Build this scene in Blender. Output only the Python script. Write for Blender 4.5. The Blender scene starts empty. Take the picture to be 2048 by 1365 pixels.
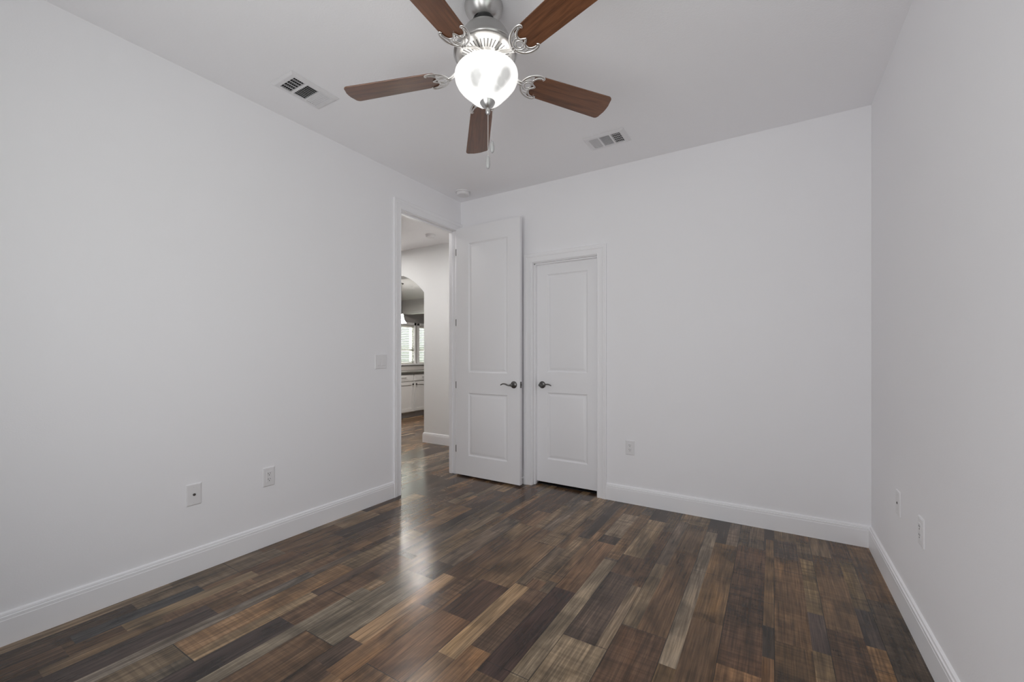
import bpy, bmesh, math, random
from mathutils import Vector, Matrix
C = bpy.context.scene.collection
PI = math.pi

# ------------------------------------------------------------------ camera
CAM = (2.703, -3.397, 1.200); YAW = 0.552; FPX = 846.56; HORIZON = 708.6
cd = bpy.data.cameras.new('camera'); cam = bpy.data.objects.new('camera', cd); C.objects.link(cam)
cam.location = CAM; cam.rotation_euler = (PI/2, 0, YAW)
cd.sensor_width = 36.0; cd.sensor_fit = 'HORIZONTAL'; cd.lens = FPX/2048*36
cd.shift_y = (HORIZON-682.5)/2048; cd.clip_start = 0.02
bpy.context.scene.camera = cam

# ------------------------------------------------------------------ world, daylight, exposure
sc = bpy.context.scene
vs = sc.view_settings
vs.view_transform = 'Standard'; vs.look = 'None'; vs.gamma = 1.0; vs.use_curve_mapping = False
vs.exposure = -0.03
sc.cycles.diffuse_bounces = 10; sc.cycles.max_bounces = 14; sc.cycles.glossy_bounces = 6
sc.cycles.sample_clamp_indirect = 8.0; sc.cycles.caustics_reflective = False; sc.cycles.caustics_refractive = False
w = bpy.data.worlds.new('sky'); sc.world = w; w.use_nodes = True
nt = w.node_tree; bg = nt.nodes['Background']
tc = nt.nodes.new('ShaderNodeTexCoord'); sx = nt.nodes.new('ShaderNodeSeparateXYZ'); cr = nt.nodes.new('ShaderNodeValToRGB')
nt.links.new(tc.outputs['Generated'], sx.inputs[0]); nt.links.new(sx.outputs['Z'], cr.inputs[0])
cr.color_ramp.elements[0].position = 0.0; cr.color_ramp.elements[0].color = (0.55, 0.62, 0.52, 1)
cr.color_ramp.elements[1].position = 0.25; cr.color_ramp.elements[1].color = (0.86, 0.93, 1.0, 1)
nt.links.new(cr.outputs[0], bg.inputs[0]); bg.inputs[1].default_value = 0.9

def area(name, loc, rot, sx_, sy_, power, col=(1, 1, 1)):
    d = bpy.data.lights.new(name, 'AREA'); d.shape = 'RECTANGLE'; d.size = sx_; d.size_y = sy_; d.energy = power; d.color = col
    o = bpy.data.objects.new(name, d); C.objects.link(o); o.location = loc; o.rotation_euler = rot
    return o
def point(name, loc, power, rad, col=(1, 1, 1), parent=None):
    d = bpy.data.lights.new(name, 'POINT'); d.energy = power; d.shadow_soft_size = rad; d.color = col
    o = bpy.data.objects.new(name, d); C.objects.link(o); o.location = loc
    if parent: o.parent = parent
    return o
W, H, D = 3.223, 2.743, -3.76           # room width, height, front wall y
# daylight through the front and kitchen windows; the unseen side window is added fill
wl = area('window_daylight', (1.825, D-0.02, 1.45), (PI/2+0.12, 0, 0), 1.75, 1.62, 21.8, (0.993, 0.98, 1.0)); wl.data.spread = 2.7
area('side_fill_added', (W+0.02, -2.90, 1.45), (PI/2+0.12, 0, PI/2), 1.2, 1.6, 5.6, (0.993, 0.98, 1.0))
area('kitchen_daylight', (-4.05, 3.17, 1.45), (0, -PI/2, 0), 1.2, 1.7, 60, (0.97, 1.0, 0.95))

# ------------------------------------------------------------------ material helpers
def lin(c):
    return tuple((x/255/12.92) if x/255 <= 0.04045 else ((x/255+0.055)/1.055)**2.4 for x in c)
def mat(name, col, rough=0.5, metal=0.0, spec=0.5, bump=None, coat=0.0):
    m = bpy.data.materials.new(name); m.use_nodes = True
    b = m.node_tree.nodes['Principled BSDF']
    b.inputs['Base Color'].default_value = (*col, 1); b.inputs['Roughness'].default_value = rough
    b.inputs['Metallic'].default_value = metal; b.inputs['Specular IOR Level'].default_value = spec
    b.inputs['Coat Weight'].default_value = coat
    if bump:
        sc_, st, dist = bump
        n = m.node_tree.nodes.new('ShaderNodeTexNoise'); n.inputs['Scale'].default_value = sc_; n.inputs['Detail'].default_value = 3
        t = m.node_tree.nodes.new('ShaderNodeTexCoord'); bp = m.node_tree.nodes.new('ShaderNodeBump')
        bp.inputs['Strength'].default_value = st; bp.inputs['Distance'].default_value = dist
        m.node_tree.links.new(t.outputs['Object'], n.inputs['Vector']); m.node_tree.links.new(n.outputs['Fac'], bp.inputs['Height'])
        m.node_tree.links.new(bp.outputs[0], b.inputs['Normal'])
    return m
def emis(name, col, strength):
    m = bpy.data.materials.new(name); m.use_nodes = True
    b = m.node_tree.nodes['Principled BSDF']
    b.inputs['Base Color'].default_value = (0.8, 0.8, 0.8, 1); b.inputs['Emission Color'].default_value = (*col, 1); b.inputs['Emission Strength'].default_value = strength
    return m
M = {}
M['wall'] = mat('wall_paint', (0.888, 0.883, 0.902), 0.75, spec=0.25, bump=(160, 0.12, 0.002))
M['ceil'] = mat('ceiling_paint', (0.925, 0.920, 0.938), 0.85, spec=0.2, bump=(110, 0.25, 0.003))
M['hall'] = mat('hall_paint', (0.83, 0.83, 0.825), 0.75, spec=0.25, bump=(160, 0.12, 0.002))
M['trim'] = mat('trim_paint', (0.895, 0.890, 0.907), 0.38, spec=0.45)
M['door'] = mat('door_paint', (0.878, 0.873, 0.890), 0.42, spec=0.45)
M['plate'] = mat('plate_plastic', (0.80, 0.79, 0.80), 0.35)
M['black'] = mat('black_recess', (0.012, 0.012, 0.013), 0.6)
M['slot'] = mat('dark_slot', (0.03, 0.03, 0.03), 0.6)
M['iron'] = mat('aged_pewter', (0.16, 0.155, 0.15), 0.32, metal=1.0)
M['steel'] = mat('hinge_steel', (0.20, 0.195, 0.19), 0.4, metal=1.0)
M['nickel'] = mat('brushed_nickel', (0.54, 0.535, 0.525), 0.30, metal=1.0)
M['nickel_bright'] = mat('bright_nickel', (0.82, 0.81, 0.79), 0.33, metal=1.0)
M['vent'] = mat('vent_enamel', (0.78, 0.77, 0.785), 0.4)
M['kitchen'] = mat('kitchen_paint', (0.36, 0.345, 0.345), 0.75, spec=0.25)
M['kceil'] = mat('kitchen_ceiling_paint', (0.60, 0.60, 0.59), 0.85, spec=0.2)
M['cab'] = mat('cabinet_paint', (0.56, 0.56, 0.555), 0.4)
M['granite'] = mat('dark_granite', (0.09, 0.085, 0.075), 0.2)
M['bronze'] = mat('dark_bronze', (0.03, 0.027, 0.025), 0.4, metal=0.6)
M['blind'] = mat('blind_slat', (0.86, 0.85, 0.80), 0.5)
M['pull'] = mat('frosted_pull', (0.40, 0.40, 0.40), 0.25, spec=0.6)
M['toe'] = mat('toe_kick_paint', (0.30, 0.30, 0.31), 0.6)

def glass_mat():
    m = bpy.data.materials.new('window_glass'); m.use_nodes = True; t = m.node_tree
    for n in list(t.nodes): t.nodes.remove(n)
    o = t.nodes.new('ShaderNodeOutputMaterial'); mx = t.nodes.new('ShaderNodeMixShader'); tr = t.nodes.new('ShaderNodeBsdfTransparent'); g = t.nodes.new('ShaderNodeBsdfGlossy')
    g.inputs['Roughness'].default_value = 0.02; mx.inputs[0].default_value = 0.06; tr.inputs[0].default_value = (0.93, 0.97, 0.95, 1)
    t.links.new(tr.outputs[0], mx.inputs[1]); t.links.new(g.outputs[0], mx.inputs[2]); t.links.new(mx.outputs[0], o.inputs[0])
    return m
M['glass'] = glass_mat()

def blade_mat():
    m = mat('walnut_blade', (0.1, 0.05, 0.03), 0.36, spec=0.5, coat=0.6); t = m.node_tree; b = t.nodes['Principled BSDF']; L = t.links.new
    b.inputs['Coat Roughness'].default_value = 0.25
    tc = t.nodes.new('ShaderNodeTexCoord'); oi = t.nodes.new('ShaderNodeObjectInfo')
    ad = t.nodes.new('ShaderNodeVectorMath'); ad.operation = 'ADD'; L(tc.outputs['Object'], ad.inputs[0]); L(oi.outputs['Random'], ad.inputs[1])
    def noise(scale, detail, dist):
        mp = t.nodes.new('ShaderNodeMapping'); mp.inputs['Scale'].default_value = scale; L(ad.outputs[0], mp.inputs[0])
        n = t.nodes.new('ShaderNodeTexNoise'); n.inputs['Scale'].default_value = 1.0; n.inputs['Detail'].default_value = detail; n.inputs['Distortion'].default_value = dist; L(mp.outputs[0], n.inputs['Vector']); return n.outputs['Fac']
    fine = noise((14, 420, 50), 4, 0.2); broad = noise((3.2, 42, 30), 3, 1.2)
    mx = t.nodes.new('ShaderNodeMix'); mx.data_type = 'FLOAT'; mx.inputs[0].default_value = 0.6; L(fine, mx.inputs[2]); L(broad, mx.inputs[3])
    r = t.nodes.new('ShaderNodeValToRGB'); L(mx.outputs[0], r.inputs[0]); e = r.color_ramp.elements
    e[0].position = 0.30; e[0].color = (0.066, 0.026, 0.013, 1); e[1].position = 0.68; e[1].color = (0.215, 0.088, 0.040, 1)
    L(r.outputs[0], b.inputs['Base Color'])
    return m
M['blade'] = blade_mat()

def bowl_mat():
    m = bpy.data.materials.new('bowl_glass_painted_shade'); m.use_nodes = True; t = m.node_tree; b = t.nodes['Principled BSDF']
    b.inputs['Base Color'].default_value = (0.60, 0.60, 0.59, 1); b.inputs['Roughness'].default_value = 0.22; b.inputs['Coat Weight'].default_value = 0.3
    # bulb shadows and reflections painted into the glow as noise-broken patches
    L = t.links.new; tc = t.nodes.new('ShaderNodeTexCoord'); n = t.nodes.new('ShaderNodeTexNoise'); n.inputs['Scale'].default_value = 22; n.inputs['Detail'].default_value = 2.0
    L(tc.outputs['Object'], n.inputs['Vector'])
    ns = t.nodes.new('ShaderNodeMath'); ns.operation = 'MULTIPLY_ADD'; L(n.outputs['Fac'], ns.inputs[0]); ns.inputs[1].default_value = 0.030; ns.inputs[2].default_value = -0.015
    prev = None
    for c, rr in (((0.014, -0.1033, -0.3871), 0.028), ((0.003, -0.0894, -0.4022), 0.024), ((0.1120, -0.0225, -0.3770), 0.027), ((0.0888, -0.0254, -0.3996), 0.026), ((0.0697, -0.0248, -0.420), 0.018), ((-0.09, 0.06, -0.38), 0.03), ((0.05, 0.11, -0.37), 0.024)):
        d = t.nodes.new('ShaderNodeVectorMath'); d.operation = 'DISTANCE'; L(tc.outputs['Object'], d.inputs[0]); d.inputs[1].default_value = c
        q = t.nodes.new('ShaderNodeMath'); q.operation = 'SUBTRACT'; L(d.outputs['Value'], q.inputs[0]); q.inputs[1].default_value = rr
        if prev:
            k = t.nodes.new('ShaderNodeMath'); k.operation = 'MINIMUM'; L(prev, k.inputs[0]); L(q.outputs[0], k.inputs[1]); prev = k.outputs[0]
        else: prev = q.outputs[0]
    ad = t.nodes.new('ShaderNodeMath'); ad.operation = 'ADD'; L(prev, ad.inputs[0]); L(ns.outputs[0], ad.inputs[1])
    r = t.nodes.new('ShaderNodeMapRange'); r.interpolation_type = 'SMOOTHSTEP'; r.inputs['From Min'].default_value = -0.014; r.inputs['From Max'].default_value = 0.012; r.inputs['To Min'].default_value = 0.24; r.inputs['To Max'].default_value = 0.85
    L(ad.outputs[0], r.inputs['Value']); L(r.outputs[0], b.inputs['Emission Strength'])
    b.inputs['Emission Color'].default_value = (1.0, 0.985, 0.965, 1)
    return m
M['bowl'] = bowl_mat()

def floor_mat():
    m = bpy.data.materials.new('rustic_plank'); m.use_nodes = True; t = m.node_tree; b = t.nodes['Principled BSDF']; L = t.links.new
    N = lambda k: t.nodes.new(k)
    def math_(op, a=None, c=None):
        n = N('ShaderNodeMath'); n.operation = op
        for i, v in enumerate((a, c)):
            if v is None: continue
            if isinstance(v, (int, float)): n.inputs[i].default_value = v
            else: L(v, n.inputs[i])
        return n.outputs[0]
    at = N('ShaderNodeAttribute'); at.attribute_name = 'tone'; sd = N('ShaderNodeAttribute'); sd.attribute_name = 'seed'
    ss = N('ShaderNodeSeparateColor'); L(sd.outputs['Color'], ss.inputs[0])
    seed, saw, knot = ss.outputs[0], ss.outputs[1], ss.outputs[2]
    tc = N('ShaderNodeTexCoord'); sp = N('ShaderNodeSeparateXYZ'); L(tc.outputs['Object'], sp.inputs[0])
    X, Y = sp.outputs[0], sp.outputs[1]
    off = math_('MULTIPLY', seed, 37.0)
    def vec(sx_, sy_):
        c = N('ShaderNodeCombineXYZ'); L(math_('MULTIPLY', X, sx_), c.inputs[0]); L(math_('ADD', math_('MULTIPLY', Y, sy_), off), c.inputs[1]); L(off, c.inputs[2]); return c.outputs[0]
    def noise(v, s, d=4, dist=0.0):
        n = N('ShaderNodeTexNoise'); n.inputs['Scale'].default_value = s; n.inputs['Detail'].default_value = d; n.inputs['Distortion'].default_value = dist; L(v, n.inputs['Vector']); return n.outputs['Fac']
    fine = noise(vec(150, 5), 1.0, 5, 0.3)          # fine grain along the plank
    broad = noise(vec(26, 2.2), 1.0, 4, 0.9)         # broad streaks
    blot = noise(vec(6.5, 4.0), 1.0, 3, 0.6)         # dark weathered blotches
    sawn = noise(vec(4, 62), 1.0, 2, 0.7)            # marks across the plank
    wv = N('ShaderNodeTexWave'); wv.wave_type = 'RINGS'; wv.rings_direction = 'X'; wv.inputs['Scale'].default_value = 1.0; wv.inputs['Distortion'].default_value = 3.5
    wv.inputs['Detail'].default_value = 2; L(vec(11, 1.0), wv.inputs['Vector'])
    def rng(v, a, c, lo, hi):
        n = N('ShaderNodeMapRange'); L(v, n.inputs['Value']); n.inputs['From Min'].default_value = a; n.inputs['From Max'].default_value = c; n.inputs['To Min'].default_value = lo; n.inputs['To Max'].default_value = hi; return n.outputs[0]
    g = math_('MULTIPLY', rng(fine, 0.32, 0.68, 0.58, 1.38), rng(broad, 0.3, 0.7, 0.60, 1.38))
    g = math_('MULTIPLY', g, rng(blot, 0.30, 0.54, 0.48, 1.10))
    g = math_('MULTIPLY', g, rng(wv.outputs['Fac'], 0, 1, 0.9, 1.06))
    sm = rng(sawn, 0.36, 0.64, 0.70, 1.22)
    g = math_('MULTIPLY', g, math_('ADD', 1.0, math_('MULTIPLY', saw, math_('SUBTRACT', sm, 1.0))))
    # hue shift towards rust / grey
    hue = noise(vec(9, 1.6), 1.3, 3, 0.4)
    rust = N('ShaderNodeMix'); rust.data_type = 'RGBA'; rust.blend_type = 'MIX'; L(rng(hue, 0.5, 0.75, 0.0, 0.4), rust.inputs[0]); L(at.outputs['Color'], rust.inputs[6])
    hs = N('ShaderNodeHueSaturation'); hs.inputs['Saturation'].default_value = 1.3; hs.inputs['Hue'].default_value = 0.497; L(at.outputs['Color'], hs.inputs['Color']); L(hs.outputs[0], rust.inputs[7])
    mul = N('ShaderNodeVectorMath'); mul.operation = 'SCALE'; L(rust.outputs[2], mul.inputs[0]); L(g, mul.inputs['Scale'])
    # long plank joints every 192.5 mm
    fr = math_('FRACT', math_('DIVIDE', math_('ADD', X, 40*0.1925-0.014), 0.1925)); d = math_('MINIMUM', fr, math_('SUBTRACT', 1.0, fr))
    seam = math_('GREATER_THAN', d, 0.0075)
    sc2 = N('ShaderNodeVectorMath'); sc2.operation = 'SCALE'; L(mul.outputs[0], sc2.inputs[0]); L(math_('ADD', 0.25, math_('MULTIPLY', seam, 0.75)), sc2.inputs['Scale'])
    L(sc2.outputs[0], b.inputs['Base Color'])
    L(rng(broad, 0.3, 0.7, 0.215, 0.245), b.inputs['Roughness']); b.inputs['Specular IOR Level'].default_value = 0.38
    return m
M['floor'] = floor_mat()

# ------------------------------------------------------------------ mesh helpers
def mesh_obj(name, bm, m, parent=None, smooth=None, loc=None):
    me = bpy.data.meshes.new(name); bmesh.ops.recalc_face_normals(bm, faces=bm.faces[:]); bm.to_mesh(me); bm.free()
    o = bpy.data.objects.new(name, me); C.objects.link(o)
    for mm in (m if isinstance(m, (list, tuple)) else [m]): me.materials.append(mm)
    if smooth is not None:
        for p in me.polygons: p.use_smooth = True
        try: me.set_sharp_from_angle(angle=math.radians(smooth))
        except Exception: pass
    if parent: o.parent = parent
    if loc: o.location = loc
    return o
def tag(o, label=None, cat=None, group=None, kind=None):
    if label: o['label'] = label
    if cat: o['category'] = cat
    if group: o['group'] = group
    if kind: o['kind'] = kind
    return o
def struct(o, label=None): return tag(o, label, None, None, 'structure')
def empty(name, loc, rz=0, label=None, cat=None, group=None):
    o = bpy.data.objects.new(name, None); C.objects.link(o); o.location = loc; o.rotation_euler = (0, 0, rz); o.empty_display_size = 0.05
    return tag(o, label, cat, group)
def box(bm, x0, y0, z0, x1, y1, z1, bev=0.0, seg=2, mi=0):
    vs_ = [bm.verts.new((x, y, z)) for x in (x0, x1) for y in (y0, y1) for z in (z0, z1)]
    idx = [(0, 1, 3, 2), (4, 6, 7, 5), (0, 4, 5, 1), (2, 3, 7, 6), (0, 2, 6, 4), (1, 5, 7, 3)]
    fs = [bm.faces.new([vs_[i] for i in f]) for f in idx]
    for f in fs: f.material_index = mi
    if bev:
        es = {e for f in fs for e in f.edges}
        bmesh.ops.bevel(bm, geom=list(es), offset=bev, segments=seg, affect='EDGES', profile=0.6)
def lathe(bm, prof, n=48, M4=None, caps=True):
    rings = []
    for r, z in prof:
        if r < 1e-6: ring = [bm.verts.new((0, 0, z))]
        else: ring = [bm.verts.new((r*math.cos(2*PI*k/n), r*math.sin(2*PI*k/n), z)) for k in range(n)]
        rings.append(ring)
    for a, b_ in zip(rings, rings[1:]):
        for k in range(n):
            k2 = (k+1) % n
            if len(a) == 1 and len(b_) == 1: continue
            if len(a) == 1: bm.faces.new((a[0], b_[k], b_[k2]))
            elif len(b_) == 1: bm.faces.new((a[k], b_[0], a[k2]))
            else: bm.faces.new((a[k], b_[k], b_[k2], a[k2]))
    if M4 is not None: bmesh.ops.transform(bm, matrix=M4, verts=[v for r in rings for v in r])
def tube(bm, pts, rad, n=10, flat=1.0, closed=False, up=None):
    pts = [Vector(p) for p in pts]; rads = rad if isinstance(rad, (list, tuple)) else [rad]*len(pts)
    rings = []; up = Vector(up) if up else None
    for i, p in enumerate(pts):
        if closed: d = pts[(i+1) % len(pts)]-pts[i-1]
        else: d = pts[min(i+1, len(pts)-1)]-pts[max(i-1, 0)]
        d.normalize()
        u = up if up else Vector((0, 0, 1))
        if abs(d.dot(u)) > 0.95: u = Vector((1, 0, 0))
        s = d.cross(u).normalized(); v = s.cross(d).normalized()
        rings.append([bm.verts.new(p+s*rads[i]*math.cos(2*PI*k/n)+v*rads[i]*flat*math.sin(2*PI*k/n)) for k in range(n)])
    pairs = list(zip(rings, rings[1:])) + ([(rings[-1], rings[0])] if closed else [])
    for a, b_ in pairs:
        for k in range(n): bm.faces.new((a[k], a[(k+1) % n], b_[(k+1) % n], b_[k]))
    if not closed:
        bm.faces.new(rings[0][::-1]); bm.faces.new(rings[-1])
def smooth_pts(pts, k=6):
    P = [Vector(p) for p in pts]; P = [P[0]*2-P[1]]+P+[P[-1]*2-P[-2]]; out = []
    for i in range(1, len(P)-2):
        for j in range(k):
            t = j/k; a, b_, c, d = P[i-1], P[i], P[i+1], P[i+2]
            out.append(0.5*((2*b_)+(c-a)*t+(2*a-5*b_+4*c-d)*t*t+(3*b_-a-3*c+d)*t**3))
    out.append(P[-2]); return out
def sweep(bm, stations, closed_prof=False):
    rows = [[bm.verts.new(p) for p in s] for s in stations]
    for a, b_ in zip(rows, rows[1:]):
        for k in range(len(a)-1): bm.faces.new((a[k], a[k+1], b_[k+1], b_[k]))
    return rows
def ext_poly(bm, outer, holes, to3d, thick_vec):
    """a flat plate with holes: fill the outline, then extrude"""
    es = []
    for loop in [outer]+holes:
        v = [bm.verts.new(to3d(p)) for p in loop]
        es += [bm.edges.new((v[i], v[(i+1) % len(v)])) for i in range(len(v))]
    r = bmesh.ops.triangle_fill(bm, use_beauty=True, use_dissolve=False, edges=es)
    fs = [g for g in r['geom'] if isinstance(g, bmesh.types.BMFace)]
    ex = bmesh.ops.extrude_face_region(bm, geom=fs)
    bmesh.ops.translate(bm, verts=[g for g in ex['geom'] if isinstance(g, bmesh.types.BMVert)], vec=thick_vec)

# ------------------------------------------------------------------ setting: floor
def floor_mesh():
    rnd = random.Random(7)
    P0, PW = 0.014-0.1925*23, 0.1925
    A = 1.17                                     # display colour -> base colour
    pal = [(112, 99, 84), (106, 90, 72), (90, 72, 56), (78, 62, 50), (98, 80, 62), (70, 58, 50), (118, 102, 82), (84, 66, 52), (93, 82, 72), (105, 84, 64), (62, 53, 47), (88, 76, 64)]
    # strips read off the photograph: x0, x1, y0 (near), y1 (far), colour, saw, knot
    S = [(0.165, 0.2485, -2.853, -2.385, (62, 61, 62), 0), (0.2485, 0.3325, -2.71, -2.16, (122, 106, 84), 0), (0.399, 0.524, -3.4, -2.443, (68, 59, 56), .1),
         (0.524, 0.5915, -3.4, -2.0, (112, 105, 97), .2), (0.5915, 0.72, -2.64, -1.85, (124, 100, 76), .6), (0.5915, 0.72, -3.6, -2.64, (100, 88, 72), .6), (0.72, 0.784, -3.3, -2.64, (80, 74, 66), .7),
         (0.784, 0.905, -3.1, -2.308, (62, 54, 52), 0), (0.784, 0.905, -2.308, -1.6, (98, 78, 62), .6), (0.905, 0.977, -3.3, -1.95, (110, 102, 90), .2), (0.977, 1.169, -2.302, -1.70, (104, 96, 84), .2), (0.977, 1.169, -3.4, -2.302, (88, 70, 54), .5),
         (1.169, 1.26, -2.23, -1.62, (138, 114, 88), 0), (1.26, 1.3615, -2.4, -1.9, (108, 84, 62), .2), (1.3615, 1.554, -2.295, -1.73, (104, 78, 58), .1), (1.3615, 1.554, -3.2, -2.295, (100, 78, 58), .2),
         (1.385, 1.554, -1.88, -1.56, (74, 56, 46), .1), (1.554, 1.642, -2.10, -1.50, (136, 114, 88), 0), (1.642, 1.7465, -2.0, -1.5, (82, 66, 54), .5), (1.642, 1.7465, -2.9, -2.0, (118, 90, 64), .2),
         (1.554, 1.642, -3.2, -2.10, (112, 88, 64), .1), (1.7465, 1.862, -2.1, -1.423, (58, 44, 40), .1), (1.7465, 1.862, -1.423, -0.8, (108, 84, 64), .1), (1.862, 1.939, -2.05, -1.0, (118, 106, 90), .2), (1.862, 1.939, -3.0, -2.05, (100, 88, 72), .3),
         (1.939, 2.082, -1.74, -1.125, (82, 70, 62), .5), (2.082, 2.1315, -1.9, -1.2, (116, 102, 86), .1), (1.939, 2.1315, -2.6, -1.74, (122, 108, 90), .5), (2.1315, 2.324, -2.6, -1.543, (83, 64, 50), .6), (2.1315, 2.20, -1.543, -0.9, (112, 98, 80), .2),
         (2.20, 2.324, -1.543, -0.667, (96, 76, 58), .1), (2.20, 2.324, -0.667, -0.2, (92, 76, 60), .1), (2.324, 2.39, -1.70, -0.27, (122, 111, 97), .1), (2.324, 2.39, -2.6, -1.70, (104, 84, 60), .1), (2.39, 2.5165, -1.32, -0.42, (104, 83, 60), .2), (2.39, 2.5165, -2.4, -1.32, (88, 69, 51), .1),
         (2.5165, 2.667, -1.58, -0.385, (79, 61, 48), .8), (2.5165, 2.667, -2.4, -1.58, (122, 93, 66), .5), (2.667, 2.709, -1.22, -0.2, (112, 90, 66), .1), (2.667, 2.709, -1.445, -1.22, (62, 54, 47), .1), (2.667, 2.709, -2.4, -1.445, (108, 82, 58), .1),
         (2.709, 2.84, -1.31, -0.45, (100, 78, 56), .6), (2.709, 2.84, -2.2, -1.31, (84, 66, 46), .8), (2.84, 2.8995, -1.0, -0.4, (108, 92, 68), .9), (2.84, 2.8995, -1.3, -1.0, (72, 62, 58), .2), (2.84, 2.8995, -2.2, -1.3, (112, 94, 70), .9),
         (2.8995, 3.03, -1.10, -0.3, (98, 78, 57), .6), (2.8995, 3.03, -2.0, -1.10, (78, 60, 45), .8), (3.03, 3.092, -0.85, -0.3, (106, 90, 66), .9), (3.03, 3.092, -1.15, -0.85, (68, 60, 56), .2), (3.03, 3.092, -2.0, -1.15, (120, 94, 66), .8), (3.092, 3.223, -0.72, -0.05, (96, 76, 56), .6), (3.092, 3.223, -1.3, -0.72, (72, 62, 52), .7)]
    JOINT = {3: -2.643, 5: -2.302, 7: -2.295, 9: -2.04, 10: -1.733, 0: -2.2, 1: -1.9, 2: -3.0, 4: -2.05, 6: -2.75, 8: -2.6, 11: -1.54, 12: -2.15, 13: -2.3, 14: -1.9, 15: -1.3, 16: -1.1}
    bm = bmesh.new(); tone = bm.loops.layers.float_color.new('tone'); seed = bm.loops.layers.float_color.new('seed')
    def face(x0, y0, x1, y1, col, s, sw, k):
        f = bm.faces.new([bm.verts.new(p) for p in ((x0, y0, 0), (x1, y0, 0), (x1, y1, 0), (x0, y1, 0))])
        for l in f.loops: l[tone] = (*col, 1); l[seed] = (s, sw, k, 1)
    Y0, Y1 = -3.95, 6.0
    for i in range(46):
        xa = P0+i*PW; xb = xa+PW; k = i-23
        if xb < -4.2 or xa > 3.4: continue
        r0 = rnd.choice([0.34, 0.37, 0.63, 0.66, 0.5]); base = [(xa, xa+PW*r0), (xa+PW*r0, xb)]
        if rnd.random() < 0.25: base = [(xa, xa+PW*0.3), (xa+PW*0.3, xa+PW*0.72), (xa+PW*0.72, xb)]
        # plank joints
        j = JOINT.get(k, rnd.uniform(-3, -1.5)); joints = [j+n*1.285 for n in range(-3, 8)]
        bs = []
        for a, b_ in base:
            segs = []; y = Y0-rnd.uniform(0, 0.6)
            while y < Y1:
                ln = rnd.choice([0.28, 0.4, 0.55, 0.7, 0.85])*rnd.uniform(0.85, 1.15); c = rnd.choice(pal); f = rnd.uniform(0.88, 1.12)
                segs.append((y, y+ln, tuple(min(255, q*f) for q in c), rnd.random(), rnd.choice([0, 0.1, 0.2, 0.5, 0.8]))); y += ln
            bs.append((a, b_, segs))
        ov = [s for s in S if s[0] < xb-0.02 and s[1] > xa+0.02]
        xs = sorted({xa, xb} | {b_[1] for b_ in bs if b_[1] < xb-1e-6} | {max(xa, q) for s in ov for q in s[:2] if xa-0.004 < q < xb+0.004})
        cols = [xs[0]]
        for q in xs[1:]:
            if q-cols[-1] > 0.006: cols.append(q)
        cols[-1] = xb
        for a, b_ in zip(cols, cols[1:]):
            m_ = (a+b_)/2; segs = next(b3[2] for b3 in bs if b3[0]-1e-6 <= m_ <= b3[1]+1e-6)
            o_ = [s for s in ov if s[0] < m_ < s[1]]
            cuts = sorted({Y0, Y1} | {q for s in segs for q in s[:2] if Y0 < q < Y1} | {q for s in o_ for q in s[2:4] if Y0 < q < Y1} | {q+e for q in joints for e in (-0.0013, 0.0013) if Y0 < q < Y1})
            for ya, yb in zip(cuts, cuts[1:]):
                ym = (ya+yb)/2
                if any(abs(ym-q) < 0.0013 for q in joints): face(a, ya, b_, yb, (0.02, 0.016, 0.013), 0.1, 0, 0); continue
                hit = next((s for s in reversed(o_) if s[2] < ym < s[3]), None)
                if hit: c, sd, sw = hit[4], (hit[0]*7.3+hit[2]*3.1) % 1.0, hit[5]
                else: s = next(s for s in segs if s[0] <= ym <= s[1]); c, sd, sw = s[2], s[3], s[4]
                face(a, ya, b_, yb, tuple(A*q*k_ for q, k_ in zip(lin(c), (1.03, 0.97, 0.90))), sd, sw, 0)
    bmesh.ops.remove_doubles(bm, verts=bm.verts[:], dist=1e-5)
    for f in bm.faces:
        if f.normal.z < 0: f.normal_flip()
    me = bpy.data.meshes.new('floor'); bm.to_mesh(me); bm.free(); me.materials.append(M['floor'])
    o = bpy.data.objects.new('floor', me); C.objects.link(o); return o
struct(floor_mesh(), 'dark rustic multi-tone wood plank floor')

# ------------------------------------------------------------------ setting: walls and ceilings
TH = 0.085                                             # wall thickness
DY0, DY1, DZ = -0.818, -0.085, 2.430                   # bedroom doorway (in the left wall)
CX0, CX1, CZ = 0.832, 1.447, 2.030                     # closet doorway (in the back wall)
bm = bmesh.new()
box(bm, -TH, D-0.1, 0, 0, DY0-0.018, H); box(bm, -TH, DY1+0.018, 0, 0, 0.0, H); box(bm, -TH, DY0-0.018, DZ+0.018, 0, DY1+0.018, H)
struct(mesh_obj('wall_left', bm, M['wall']), 'long white wall with the open doorway at its far end')
bm = bmesh.new(); BT = 0.115
box(bm, -TH, 0, 0, CX0-0.018, BT, H); box(bm, CX1+0.018, 0, 0, W+0.1, BT, H); box(bm, CX0-0.018, 0, CZ+0.018, CX1+0.018, BT, H)
struct(mesh_obj('wall_back', bm, M['wall']), 'white wall that holds the closed narrow door')
WX0, WX1, WZ0, WZ1 = 0.93, 2.72, 0.62, 2.28
SY0, SY1 = -3.52, -2.28  # opening for the added side window
bm = bmesh.new(); box(bm, W, D-0.1, 0, W+0.1, SY0, H); box(bm, W, SY1, 0, W+0.1, 0, H); box(bm, W, SY0, 0, W+0.1, SY1, WZ0); box(bm, W, SY0, WZ1, W+0.1, SY1, H); struct(mesh_obj('wall_right', bm, M['wall']), 'blank white wall with two low wall plates')
bm = bmesh.new()
box(bm, 0, D-0.1, 0, WX0, D, H); box(bm, WX1, D-0.1, 0, W, D, H); box(bm, WX0, D-0.1, 0, WX1, D, WZ0); box(bm, WX0, D-0.1, WZ1, WX1, D, H)
struct(mesh_obj('wall_front', bm, M['wall']), 'wall behind the viewer with the bedroom window')
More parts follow.
